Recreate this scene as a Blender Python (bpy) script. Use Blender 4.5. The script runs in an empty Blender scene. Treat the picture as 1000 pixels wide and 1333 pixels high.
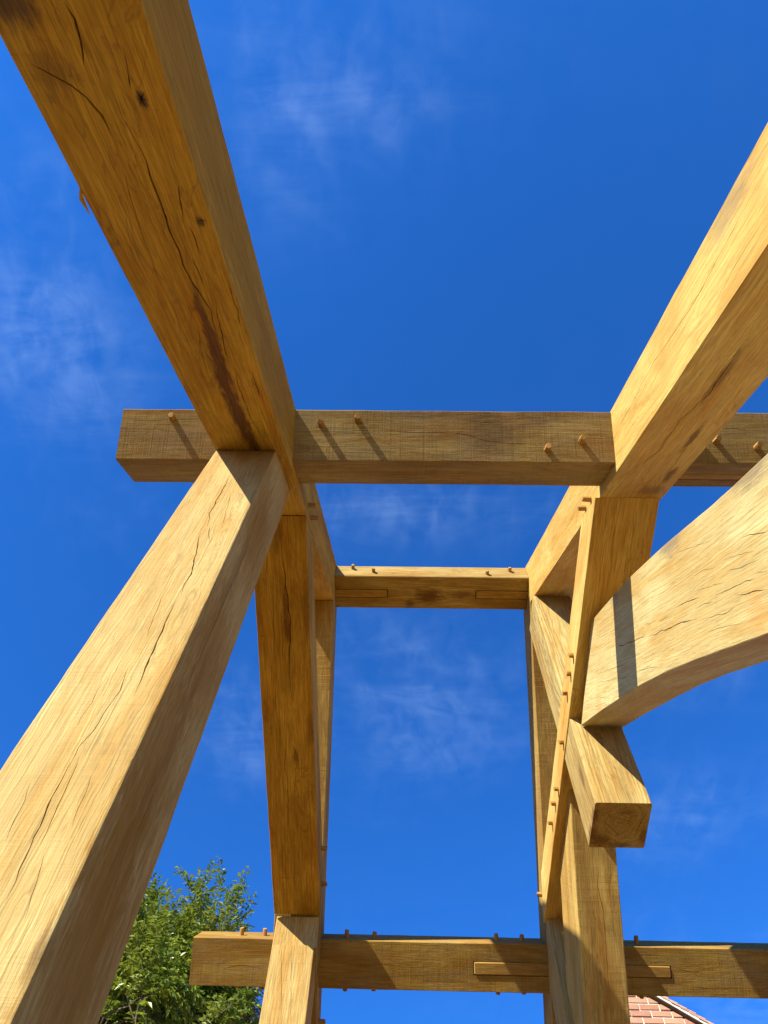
import bpy, bmesh, math, random
from mathutils import Vector, Matrix, noise
random.seed(7)
scene = bpy.context.scene
S = 0.55                      # metres per model unit
EYE = 1.5                     # camera height in metres
def W(p): return Vector((p[0]*S, p[1]*S, EYE + p[2]*S))

# ------------------------------------------------------------------ camera
cam_d = bpy.data.cameras.new('camera'); cam = bpy.data.objects.new('camera', cam_d)
scene.collection.objects.link(cam); scene.camera = cam
cam_d.sensor_fit = 'HORIZONTAL'; cam_d.sensor_width = 36.0
cam_d.lens = 992.7*36.0/1000.0
cam_d.clip_start = 0.02; cam_d.clip_end = 3000
def cam_axes(pitch, yaw, roll):
    cy, sy = math.cos(yaw), math.sin(yaw)
    f = Vector((sy*math.cos(pitch), cy*math.cos(pitch), math.sin(pitch)))
    r = Vector((cy, -sy, 0)); u = r.cross(f)
    return (r*math.cos(roll)+u*math.sin(roll), u*math.cos(roll)-r*math.sin(roll), f)
r_, u_, f_ = cam_axes(math.radians(66.0071), math.radians(-3.1384), math.radians(3.3949))
m = Matrix((r_, u_, -f_)).transposed().to_4x4(); m.translation = Vector((0, 0, EYE))
cam.matrix_world = m

# ------------------------------------------------------------------ light
SUN = Vector((-0.530, -0.668, 0.524)).normalized()      # towards the sun
elev = math.asin(SUN.z); azim = math.atan2(SUN.x, SUN.y)  # clockwise from +Y
sd = bpy.data.lights.new('sun', 'SUN'); so = bpy.data.objects.new('sun', sd)
scene.collection.objects.link(so)
sd.energy = 5.0; sd.angle = math.radians(0.5); sd.color = (1.0, 0.93, 0.80)
so.rotation_euler = (-SUN).to_track_quat('-Z', 'Y').to_euler()
so.location = (-6, -9, 12)

world = bpy.data.worlds.new('World'); scene.world = world; world.use_nodes = True
def new(nt, t, **kw):
    n = nt.nodes.new(t)
    for k, v in kw.items(): setattr(n, k, v)
    return n
wt = world.node_tree; wt.nodes.clear()
wo = new(wt, 'ShaderNodeOutputWorld'); wb = new(wt, 'ShaderNodeBackground')
sky = new(wt, 'ShaderNodeTexSky', sky_type='NISHITA', sun_disc=False)
sky.sun_elevation = elev; sky.sun_rotation = azim
sky.altitude = 0; sky.air_density = 0.6; sky.dust_density = 0.0; sky.ozone_density = 8.0
hs = new(wt, 'ShaderNodeHueSaturation'); hs.inputs['Saturation'].default_value = 1.15; hs.inputs['Hue'].default_value = 0.506
wt.links.new(sky.outputs[0], hs.inputs['Color'])
wb.inputs['Strength'].default_value = 0.15
# thin high cloud: noise on the plane of the cloud layer (direction / height)
tc = new(wt, 'ShaderNodeTexCoord'); sx = new(wt, 'ShaderNodeSeparateXYZ')
wt.links.new(tc.outputs['Generated'], sx.inputs[0])
def math_(nt, op, a, b=None, c=None, clamp=False):
    n = new(nt, 'ShaderNodeMath', operation=op); n.use_clamp = clamp
    for i, v in enumerate((a, b, c)):
        if v is None: continue
        if isinstance(v, (int, float)): n.inputs[i].default_value = v
        else: nt.links.new(v, n.inputs[i])
    return n.outputs[0]
zz = math_(wt, 'MAXIMUM', sx.outputs['Z'], 0.06)
cx = math_(wt, 'DIVIDE', sx.outputs['X'], zz); cyy = math_(wt, 'DIVIDE', sx.outputs['Y'], zz)
cc = new(wt, 'ShaderNodeCombineXYZ'); wt.links.new(cx, cc.inputs[0]); wt.links.new(cyy, cc.inputs[1])
def wnoise(scale, detail, rough, stretch=(1,1,1), rot=0, off=(0,0,0), dist=0):
    mp = new(wt, 'ShaderNodeMapping'); mp.inputs['Scale'].default_value = stretch
    mp.inputs['Rotation'].default_value = (0,0,rot); mp.inputs['Location'].default_value = off
    wt.links.new(cc.outputs[0], mp.inputs[0])
    n = new(wt, 'ShaderNodeTexNoise'); n.inputs['Scale'].default_value = scale
    n.inputs['Detail'].default_value = detail; n.inputs['Roughness'].default_value = rough
    n.inputs['Distortion'].default_value = dist
    wt.links.new(mp.outputs[0], n.inputs['Vector']); return n.outputs['Fac']
def smooth(nt, v, a, b):
    n = new(nt, 'ShaderNodeMapRange', interpolation_type='SMOOTHSTEP')
    nt.links.new(v, n.inputs['Value']); n.inputs['From Min'].default_value = a; n.inputs['From Max'].default_value = b
    return n.outputs['Result']
CLOUD_BANKS = [(0.02,0.44,0.28,0.055,0.6),(-0.36,0.46,0.10,0.05,0.45),(0.04,0.76,0.16,0.14,0.75),(-0.22,0.84,0.12,0.10,0.6),(-0.46,0.20,0.10,0.12,0.7),
               (-0.42,-0.05,0.12,0.15,0.4),(-0.12,-0.08,0.14,0.10,0.6),(0.45,0.68,0.16,0.08,0.35),(0.48,1.02,0.2,0.10,0.3),(-0.9,-0.5,0.4,0.3,0.4),(0.9,1.6,0.5,0.3,0.4)]
banks = None
for (bx, by, rx, ry, st) in CLOUD_BANKS:
    dx = math_(wt, 'DIVIDE', math_(wt, 'SUBTRACT', cx, bx), rx); dy = math_(wt, 'DIVIDE', math_(wt, 'SUBTRACT', cyy, by), ry)
    e = math_(wt, 'ADD', math_(wt, 'MULTIPLY', dx, dx), math_(wt, 'MULTIPLY', dy, dy))
    g = math_(wt, 'MULTIPLY', math_(wt, 'EXPONENT', math_(wt, 'MULTIPLY', e, -1.0)), st)
    banks = g if banks is None else math_(wt, 'MAXIMUM', banks, g)
big = smooth(wt, wnoise(3.2, 4, 0.6, dist=0.4), 0.30, 0.72)
rip = smooth(wt, wnoise(26, 3, 0.5, stretch=(1,0.65,1), rot=0.9, dist=0.5), 0.30, 0.85)
wisp = smooth(wt, wnoise(5, 7, 0.62, stretch=(0.8,2.4,1), rot=0.75, dist=1.1), 0.36, 0.80)
tex = math_(wt, 'ADD', math_(wt, 'MULTIPLY', rip, 0.5), math_(wt, 'MULTIPLY', wisp, 0.5))
mask = math_(wt, 'MULTIPLY', math_(wt, 'ADD', math_(wt, 'MULTIPLY', banks, 0.95), 0.02), big)
fac = math_(wt, 'MULTIPLY', math_(wt, 'MULTIPLY', tex, mask), 0.27, clamp=True)
mx = new(wt, 'ShaderNodeMix', data_type='RGBA')
wt.links.new(fac, mx.inputs['Factor']); wt.links.new(hs.outputs[0], mx.inputs[6]); mx.inputs[7].default_value = (3.4, 4.5, 6.2, 1)
wt.links.new(mx.outputs[2], wb.inputs['Color']); wt.links.new(wb.outputs[0], wo.inputs['Surface'])

scene.view_settings.view_transform = 'Standard'; scene.view_settings.look = 'None'
scene.view_settings.exposure = 1.45; scene.view_settings.gamma = 1.0
scene.view_settings.use_curve_mapping = False
scene.cycles.max_bounces = 6; scene.cycles.diffuse_bounces = 4

# ------------------------------------------------------------------ helpers
def link(o, parent=None):
    scene.collection.objects.link(o)
    if parent is not None:
        o.parent = parent
    return o
def mesh_obj(name, verts, faces, mat, parent=None, smooth_=False, matrix=None):
    me = bpy.data.meshes.new(name); me.from_pydata([tuple(v) for v in verts], [], faces); me.update()
    if mat: me.materials.append(mat)
    if smooth_:
        for p in me.polygons: p.use_smooth = True
    o = bpy.data.objects.new(name, me)
    link(o, parent)
    if matrix is not None: place(o, matrix)
    return o
def place(o, mw):
    if o.parent is not None:
        chain = Matrix.Identity(4); p = o.parent
        while p is not None:
            chain = p.matrix_basis @ chain; p = p.parent
        o.matrix_basis = chain.inverted() @ mw
    else: o.matrix_basis = mw
def tag(o, **kw):
    for k, v in kw.items(): o[k] = v
    return o

def nmath(nt, op, a, b=None, c=None, clamp=False): return math_(nt, op, a, b, c, clamp)
def mixc(nt, fac, a, b, mode='MIX'):
    n = new(nt, 'ShaderNodeMix', data_type='RGBA', blend_type=mode)
    for s, v in ((n.inputs['Factor'], fac), (n.inputs[6], a), (n.inputs[7], b)):
        if isinstance(v, (int, float)): s.default_value = v
        elif isinstance(v, tuple): s.default_value = (v[0], v[1], v[2], 1)
        else: nt.links.new(v, s)
    return n.outputs[2]
def nnoise(nt, vec, scale, detail=2, rough=0.5, stretch=None, dims='3D', w=None, dist=0.0):
    n = new(nt, 'ShaderNodeTexNoise', noise_dimensions=dims)
    n.inputs['Scale'].default_value = scale; n.inputs['Detail'].default_value = detail; n.inputs['Roughness'].default_value = rough
    n.inputs['Distortion'].default_value = dist
    if dims == '1D':
        nt.links.new(w, n.inputs['W'])
    else:
        if stretch:
            mp = new(nt, 'ShaderNodeVectorMath', operation='MULTIPLY'); mp.inputs[1].default_value = stretch
            nt.links.new(vec, mp.inputs[0]); vec = mp.outputs[0]
        nt.links.new(vec, n.inputs['Vector'])
    return n.outputs['Fac']

# ------------------------------------------------------------------ oak
def oak(name, seed, light=(0.60,0.355*1.03,0.125*0.62), dark=(0.36,0.185*1.03,0.055*0.62), sawn=0.25, pith=(0.03,-0.16), ringf=190.0,
        ring_amt=0.5, stains_and_shade=(), grey=0.0, rough_bump=1.0, streak_amt=0.36, line_amt=0.42, gr_amt=1.0):
    """Fresh-sawn oak; grain runs along local x. Metres."""
    light = (light[0]*0.64, light[1]*0.645, light[2]*0.66); dark = (dark[0]*0.62, dark[1]*0.575, dark[2]*0.54)
    mt = bpy.data.materials.new(name); mt.use_nodes = True; nt = mt.node_tree; nt.nodes.clear()
    out = new(nt, 'ShaderNodeOutputMaterial'); bs = new(nt, 'ShaderNodeBsdfPrincipled')
    nt.links.new(bs.outputs[0], out.inputs[0])
    tc = new(nt, 'ShaderNodeTexCoord'); co0 = tc.outputs['Object']
    ad = new(nt, 'ShaderNodeVectorMath', operation='ADD'); ad.inputs[1].default_value = (seed*3.71, seed*1.37, seed*2.11)
    nt.links.new(co0, ad.inputs[0]); co = ad.outputs[0]
    sp = new(nt, 'ShaderNodeSeparateXYZ'); nt.links.new(co0, sp.inputs[0])
    # year rings around a wandering pith
    wa = nmath(nt, 'MULTIPLY', nmath(nt, 'SUBTRACT', nnoise(nt, co, 1.0, 2, 0.5, (0.8,4,4)), 0.5), 0.13)
    wb_ = nmath(nt, 'MULTIPLY', nmath(nt, 'SUBTRACT', nnoise(nt, co, 1.0, 2, 0.5, (0.9,4.5,4.5)), 0.5), 0.11)
    py = nmath(nt, 'ADD', nmath(nt, 'SUBTRACT', sp.outputs['Y'], pith[0]), wa)
    pz = nmath(nt, 'ADD', nmath(nt, 'SUBTRACT', sp.outputs['Z'], pith[1]), wb_)
    r = nmath(nt, 'SQRT', nmath(nt, 'ADD', nmath(nt, 'MULTIPLY', py, py), nmath(nt, 'MULTIPLY', pz, pz)))
    wv = nmath(nt, 'MULTIPLY', nmath(nt, 'SUBTRACT', nnoise(nt, co, 1.0, 2, 0.55, (16,34,34)), 0.5), 0.011)
    r = nmath(nt, 'ADD', r, wv)
    rw = nmath(nt, 'ADD', nmath(nt, 'MULTIPLY', r, ringf), seed*13.0)
    ring = nnoise(nt, None, 1.0, 2, 0.6, dims='1D', w=rw)
    ringc = smooth(nt, ring, 0.32, 0.72)
    fiber = nnoise(nt, co, 1.0, 3, 0.6, (7,330,330))
    fleck = smooth(nt, nnoise(nt, co, 1.0, 2, 0.5, (38,150,150), dist=0.6), 0.60, 0.78)
    mott = nnoise(nt, co, 1.0, 5, 0.6, (2.0,7,7), dist=0.7)
    mottc = smooth(nt, mott, 0.30, 0.72)
    # saw lines run across the timber
    saw = nnoise(nt, co, 1.0, 3, 0.75, (230,2.2,2.2))
    saw2 = nnoise(nt, co, 1.0, 2, 0.6, (55,1.4,1.4))
    sawmask = smooth(nt, nnoise(nt, co, 1.0, 3, 0.6, (4.5,9,9), dist=0.5), 0.36, 0.66)
    saw = nmath(nt, 'ADD', 0.5, nmath(nt, 'MULTIPLY', nmath(nt, 'SUBTRACT', saw, 0.5), nmath(nt, 'ADD', 0.25, sawmask)))
    fuzz = nnoise(nt, co, 1.0, 3, 0.7, (260,260,260))
    col = mixc(nt, mottc, dark, light)
    mid = tuple(0.55*a+0.45*b for a, b in zip(dark, light))
    col = mixc(nt, nmath(nt, 'MULTIPLY', ringc, ring_amt), col, tuple(0.60*c for c in mid))
    col = mixc(nt, nmath(nt, 'MULTIPLY', smooth(nt, fiber, 0.35, 0.75), 0.42), col, tuple(0.58*c for c in mid))
    col = mixc(nt, nmath(nt, 'MULTIPLY', fleck, 0.28), col, tuple(min(1, 1.18*c) for c in light))
    if sawn > 0:
        sl = nmath(nt, 'MULTIPLY', smooth(nt, saw, 0.50, 0.70), min(0.6, sawn*0.62))
        col = mixc(nt, sl, col, tuple(0.52*c for c in mid))
    # orange heartwood drifts
    hd = smooth(nt, nnoise(nt, co, 1.0, 4, 0.6, (1.6,13,13), dist=0.8), 0.47, 0.66)
    wm = new(nt, 'ShaderNodeVectorMath', operation='MULTIPLY'); wm.inputs[1].default_value = (0.93, 0.76, 0.55); nt.links.new(col, wm.inputs[0])
    col = mixc(nt, nmath(nt, 'MULTIPLY', hd, 0.75), col, wm.outputs[0])
    # long soft tannin streaks
    streak = smooth(nt, nnoise(nt, co, 1.0, 4, 0.62, (1.1,26,26), dist=0.9), 0.62, 0.80)
    col = mixc(nt, nmath(nt, 'MULTIPLY', streak, streak_amt), col, (0.17,0.078,0.022))
    # heart / sapwood boundary: thin wandering brown lines
    hb = nnoise(nt, co, 1.0, 4, 0.55, (1.8,9,9), dist=1.1)
    line = nmath(nt, 'SUBTRACT', 1.0, smooth(nt, nmath(nt, 'ABSOLUTE', nmath(nt, 'SUBTRACT', hb, 0.56)), 0.0, 0.012))
    col = mixc(nt, nmath(nt, 'MULTIPLY', line, line_amt), col, (0.15,0.066,0.02))
    if grey > 0:
        gn = smooth(nt, nnoise(nt, co, 1.0, 4, 0.65, (5,12,12)), 0.40, 0.70)
        col = mixc(nt, nmath(nt, 'MULTIPLY', gn, grey), col, (0.20,0.155,0.095))
    for (cx_, cy_, cz_, rx_, ry_, rz_, sc, amt) in stains_and_shade:
        sub = new(nt, 'ShaderNodeVectorMath', operation='SUBTRACT'); sub.inputs[1].default_value = (cx_, cy_, cz_); nt.links.new(co0, sub.inputs[0])
        dv = new(nt, 'ShaderNodeVectorMath', operation='DIVIDE'); dv.inputs[1].default_value = (rx_, ry_, rz_); nt.links.new(sub.outputs[0], dv.inputs[0])
        ln = new(nt, 'ShaderNodeVectorMath', operation='LENGTH'); nt.links.new(dv.outputs[0], ln.inputs[0])
        nz = nnoise(nt, co, 1.0, 5, 0.7, (16,75,75), dist=0.6)
        e = nmath(nt, 'ADD', ln.outputs['Value'], nmath(nt, 'MULTIPLY', nmath(nt, 'SUBTRACT', nz, 0.5), 1.9))
        k = nmath(nt, 'SUBTRACT', 1.0, smooth(nt, e, 0.30, 1.15))
        col = mixc(nt, nmath(nt, 'MULTIPLY', k, amt), col, sc)
    pore = smooth(nt, nnoise(nt, co, 1.0, 1, 0.5, (16,420,420)), 0.60, 0.74)
    col = mixc(nt, nmath(nt, 'MULTIPLY', pore, 0.45), col, tuple(0.35*c for c in mid))
    gr = nnoise(nt, co, 1.0, 3, 0.7, (7,190,190), dist=0.25)
    gm = new(nt, 'ShaderNodeMapRange'); nt.links.new(gr, gm.inputs['Value'])
    gm.inputs['From Min'].default_value = 0.3; gm.inputs['From Max'].default_value = 0.7; gm.inputs['To Min'].default_value = 1-0.28*gr_amt; gm.inputs['To Max'].default_value = 1+0.20*gr_amt
    vm = new(nt, 'ShaderNodeVectorMath', operation='SCALE'); nt.links.new(col, vm.inputs[0]); nt.links.new(gm.outputs[0], vm.inputs['Scale'])
    col = vm.outputs[0]
    nt.links.new(col, bs.inputs['Base Color'])
    bs.inputs['Roughness'].default_value = 0.85
    bs.inputs['Specular IOR Level'].default_value = 0.08
    hgt = nmath(nt, 'ADD', nmath(nt, 'MULTIPLY', fiber, -0.00035*rough_bump), nmath(nt, 'MULTIPLY', ringc, -0.00015*rough_bump))
    hgt = nmath(nt, 'ADD', hgt, nmath(nt, 'MULTIPLY', saw, 0.0016*sawn))
    hgt = nmath(nt, 'ADD', hgt, nmath(nt, 'MULTIPLY', nmath(nt, 'MULTIPLY', saw2, nmath(nt, 'ADD', 0.3, sawmask)), 0.0018*sawn))
    hgt = nmath(nt, 'ADD', hgt, nmath(nt, 'MULTIPLY', fuzz, 0.0007*sawn+0.0001))
    hgt = nmath(nt, 'ADD', hgt, nmath(nt, 'MULTIPLY', mott, 0.0007))
    bp = new(nt, 'ShaderNodeBump'); bp.inputs['Strength'].default_value = 1.0; bp.inputs['Distance'].default_value = 1.0
    nt.links.new(hgt, bp.inputs['Height']); nt.links.new(bp.outputs[0], bs.inputs['Normal'])
    return mt

def flat_mat(name, c, rough=0.8, var=0.25, scale=20, bump=0.0):
    mt = bpy.data.materials.new(name); mt.use_nodes = True; nt = mt.node_tree
    bs = nt.nodes['Principled BSDF']; bs.inputs['Roughness'].default_value = rough; bs.inputs['Specular IOR Level'].default_value = 0.25
    tc = new(nt, 'ShaderNodeTexCoord'); n = nnoise(nt, tc.outputs['Object'], scale, 5, 0.65)
    col = mixc(nt, smooth(nt, n, 0.3, 0.7), tuple(x*(1-var) for x in c), tuple(min(1, x*(1+var)) for x in c))
    nt.links.new(col, bs.inputs['Base Color'])
    if bump:
        b = new(nt, 'ShaderNodeBump'); b.inputs['Distance'].default_value = bump
        nt.links.new(n, b.inputs['Height']); nt.links.new(b.outputs[0], bs.inputs['Normal'])
    return mt

# ------------------------------------------------------------------ ground
m_ground = flat_mat('warm sand', (0.22,0.135,0.045), 0.95, 0.25, 6)  # unseen ground, colour warmed for the light it bounces onto the timbers
g = mesh_obj('ground', [(-1500,-1500,0),(1500,-1500,0),(1500,1500,0),(-1500,1500,0)], [(0,1,2,3)], m_ground)
tag(g, kind='structure', label='warm sand ground under the timber frame')

# ------------------------------------------------------------------ timbers
frame = bpy.data.objects.new('timber_frame', None); link(frame)
frame.location = (0.18, 2.1, 0); frame.empty_display_size = 0.3
tag(frame, label='pegged oak timber frame of posts, rafters and purlins open to the blue sky', category='timber frame')

CH = 0.0036
def timber(name, secs, yaxis, mat, nsub=40, cuts=(), chamfer=CH, wob=0.0007, label=None, slots=(), parent=frame, chips=0.0, sd=1):
    """Loft a squared timber through sections of four corners (model units): order ring-wise."""
    P = [[W(c) for c in s] for s in secs]
    cen = [sum(s, Vector())/4 for s in P]
    ex = (cen[-1]-cen[0]).normalized(); ey = Vector(yaxis); ey = (ey-ex*ey.dot(ex)).normalized(); ez = ex.cross(ey)
    mw = Matrix((ex, ey, ez)).transposed().to_4x4(); mw.translation = cen[0]
    inv = mw.inverted()
    L = [[inv @ c for c in s] for s in P]
    rnd = random.Random(sd*977+5)
    off = Vector((rnd.uniform(-50,50), rnd.uniform(-50,50), rnd.uniform(-50,50)))
    # stations
    seg = [(cen[i+1]-cen[i]).length for i in range(len(cen)-1)]; tot = sum(seg)
    st = []
    for i in range(len(seg)):
        n = max(1, round(nsub*seg[i]/tot))
        for k in range(n): 
            t = k/n; st.append([L[i][j].lerp(L[i+1][j], t) for j in range(4)])
    st.append(L[-1])
    e = chamfer*0.6/tot
    verts = []; faces = []
    def ring(s, inset):
        out = []
        c0 = sum(s, Vector())/4
        for j in range(4):
            c = s[j]; a = s[j-1]; b = s[(j+1) % 4]
            da = (a-c).normalized(); db = (b-c).normalized()
            nz = noise.noise((c+off)*3.0)*wob*0.7 + noise.noise((c+off)*14.0)*wob
            cc_ = chamfer*(1.0+0.45*noise.noise((c+off)*9.0+Vector((j*7,0,0))))+inset
            if chips: 
                q = noise.noise((c+off)*20.0+Vector((j*13,3,0)))
                if q > 0.42: cc_ += chips*(q-0.42)*4
            cj = c + (da+db)*nz
            out += [cj+da*cc_+db*inset*0.3, cj+(da+db)*cc_*0.32, cj+db*cc_+da*inset*0.3]
        return out
    for i, s in enumerate(st):
        verts += ring(s, 0.0)
    n = 12
    for i in range(len(st)-1):
        for k in range(n):
            a = i*n+k; b = i*n+(k+1) % n
            faces.append((a, b, b+n, a+n))
    faces.append(tuple(range(n-1, -1, -1))); faces.append(tuple((len(st)-1)*n+k for k in range(n)))
    me = bpy.data.meshes.new(name); me.from_pydata(verts, [], faces); me.materials.append(mat)
    bm = bmesh.new(); bm.from_mesh(me); bmesh.ops.recalc_face_normals(bm, faces=bm.faces); bm.to_mesh(me); bm.free()
    o = bpy.data.objects.new(name, me)
    # cutters: shakes (tapering splits) and mortice slots, in local metres
    cv = []; cf = []
    def add(vs, fs):
        b = len(cv); cv.extend(vs); cf.extend([tuple(b+i for i in f) for f in fs])
    for (face, pts, wid, dep) in cuts:
        add(*shake(L, face, pts, wid, dep, rnd))
    for (o_, vx, vy, vz) in slots:       # corner and three edges, model units
        add([inv @ W(Vector(o_)+Vector(vx)*a+Vector(vy)*b+Vector(vz)*c) for a in (0,1) for b in (0,1) for c in (0,1)],
            [(0,1,3,2),(4,6,7,5),(0,4,5,1),(2,3,7,6),(0,2,6,4),(1,5,7,3)])
    if cv:
        cm = bpy.data.meshes.new('cutter'); cm.from_pydata(cv, [], cf); cm.materials.append(mat)
        bm = bmesh.new(); bm.from_mesh(cm); bmesh.ops.recalc_face_normals(bm, faces=bm.faces); bm.to_mesh(cm); bm.free()
        co_ = bpy.data.objects.new('cutter', cm); scene.collection.objects.link(co_); scene.collection.objects.link(o)
        md = o.modifiers.new('b', 'BOOLEAN'); md.operation = 'DIFFERENCE'; md.object = co_; md.solver = 'EXACT'; md.use_self = True
        dg = bpy.context.evaluated_depsgraph_get(); me2 = bpy.data.meshes.new_from_object(o.evaluated_get(dg))
        o.modifiers.clear(); o.data = me2; me2.name = name
        scene.collection.objects.unlink(o)
        bpy.data.objects.remove(co_); bpy.data.meshes.remove(cm)
    link(o, parent); place(o, mw)
    if label: o['label'] = label
    TIMB[name+str(sd)] = (o, mw)
    return o
TIMB = {}
def shake(L, face, pts, wid, dep, rnd):
    """A drying split: a wedge that wanders along the face and pinches out at both ends. pts = (x, t) local metres on the face."""
    # resample with jitter
    q = []
    for (xa, ta), (xb, tb) in zip(pts[:-1], pts[1:]):
        n = max(1, int(math.hypot(xb-xa, tb-ta)/0.016))
        for k in range(n): q.append((xa+(xb-xa)*k/n, ta+(tb-ta)*k/n))
    q.append(pts[-1])
    if len(q) < 3: q.insert(1, (0.5*(q[0][0]+q[1][0]), 0.5*(q[0][1]+q[1][1])))
    ph = rnd.uniform(0, 100)
    vs = []; N = len(q)
    for i, (x, t) in enumerate(q):
        a0 = q[max(0, i-1)]; a1 = q[min(N-1, i+1)]
        tx, ty = a1[0]-a0[0], a1[1]-a0[1]; ln = math.hypot(tx, ty) or 1.0
        nx, ny_ = -ty/ln, tx/ln
        u = i/(N-1); tap = min(1.0, 4.0*min(u, 1-u)+0.10)
        w = wid*tap*(0.6+0.8*abs(noise.noise(Vector((x*28+ph, t*28, ph)))))
        jit = 0.004*noise.noise(Vector((x*20, t*20, ph)))+0.0014*noise.noise(Vector((x*80, t*80, ph)))
        x += nx*jit; t += ny_*jit
        d = dep*(0.3+0.7*tap)
        k = face_level(L, face, x)
        sg = 1 if face[0] == '+' else -1
        def mk(o_, dd):
            xx, tt = x+nx*o_, t+ny_*o_
            if face[1] == 'x': return Vector((k+sg*dd, xx, tt))
            return Vector((xx, k+sg*dd, tt)) if face[1] == 'y' else Vector((xx, tt, k+sg*dd))
        vs += [mk(-w*0.9, 0.006), mk(w*0.9, 0.006), mk(w*0.42, 0.0), mk(0.0008*math.sin(x*40), -d), mk(-w*0.42, 0.0)]
    fs = [(0,1,2,3,4), tuple((N-1)*5+j for j in (4,3,2,1,0))]
    for i in range(N-1):
        for j in range(5):
            a = i*5+j; b = i*5+(j+1) % 5
            fs.append((a, b, b+5, a+5))
    return vs, fs
def face_level(L, face, x):
    """height of a face at local x"""
    if face[1] == 'x':
        xs = [c.x for s in L for c in s]; return max(xs) if face[0] == '+' else min(xs)
    ax = 1 if face[1] == 'y' else 2; sg = 1 if face[0] == '+' else -1
    prev = None
    rows = []
    for s in L:
        v = sorted(s, key=lambda c: sg*c[ax])[2:]
        rows.append((0.5*(v[0].x+v[1].x), 0.5*(v[0][ax]+v[1][ax])))
    for (xa, la), (xb, lb) in zip(rows[:-1], rows[1:]):
        if xa <= x <= xb: return la+(lb-la)*(x-xa)/max(1e-9, xb-xa)
    return rows[0][1] if x < rows[0][0] else rows[-1][1]

def yz(x0, x1, bot, top):
    """sections of a timber lying in a y-z plane"""
    return [[(x0,)+tuple(b), (x1,)+tuple(b), (x1,)+tuple(t), (x0,)+tuple(t)] for b, t in zip(bot, top)]

# roof geometry (model units)
AL = math.radians(45.284); YR, ZR = 3.99, 7.348; H = 0.428; TA = math.tan(AL)
Dv = Vector((0, math.cos(AL), math.sin(AL))); Nv = Vector((0, -math.sin(AL), math.cos(AL)))
Ev = Vector((0, 1, -1)).normalized(); Mv = Vector((0, 1, 1)).normalized(); O = Vector((0, YR, ZR))
def near_top(y): return ZR-(YR-y)*TA
def near_bot(y): return near_top(y)-H/math.cos(AL)
def far_top(y): return YR+ZR-y
def far_bot(y): return YR+ZR-y-H*math.sqrt(2)
LX0, LX1 = -1.091, -0.679; RX0, RX1 = 1.321, 1.733
GZ = -EYE/S                  # ground level in model units

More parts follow.
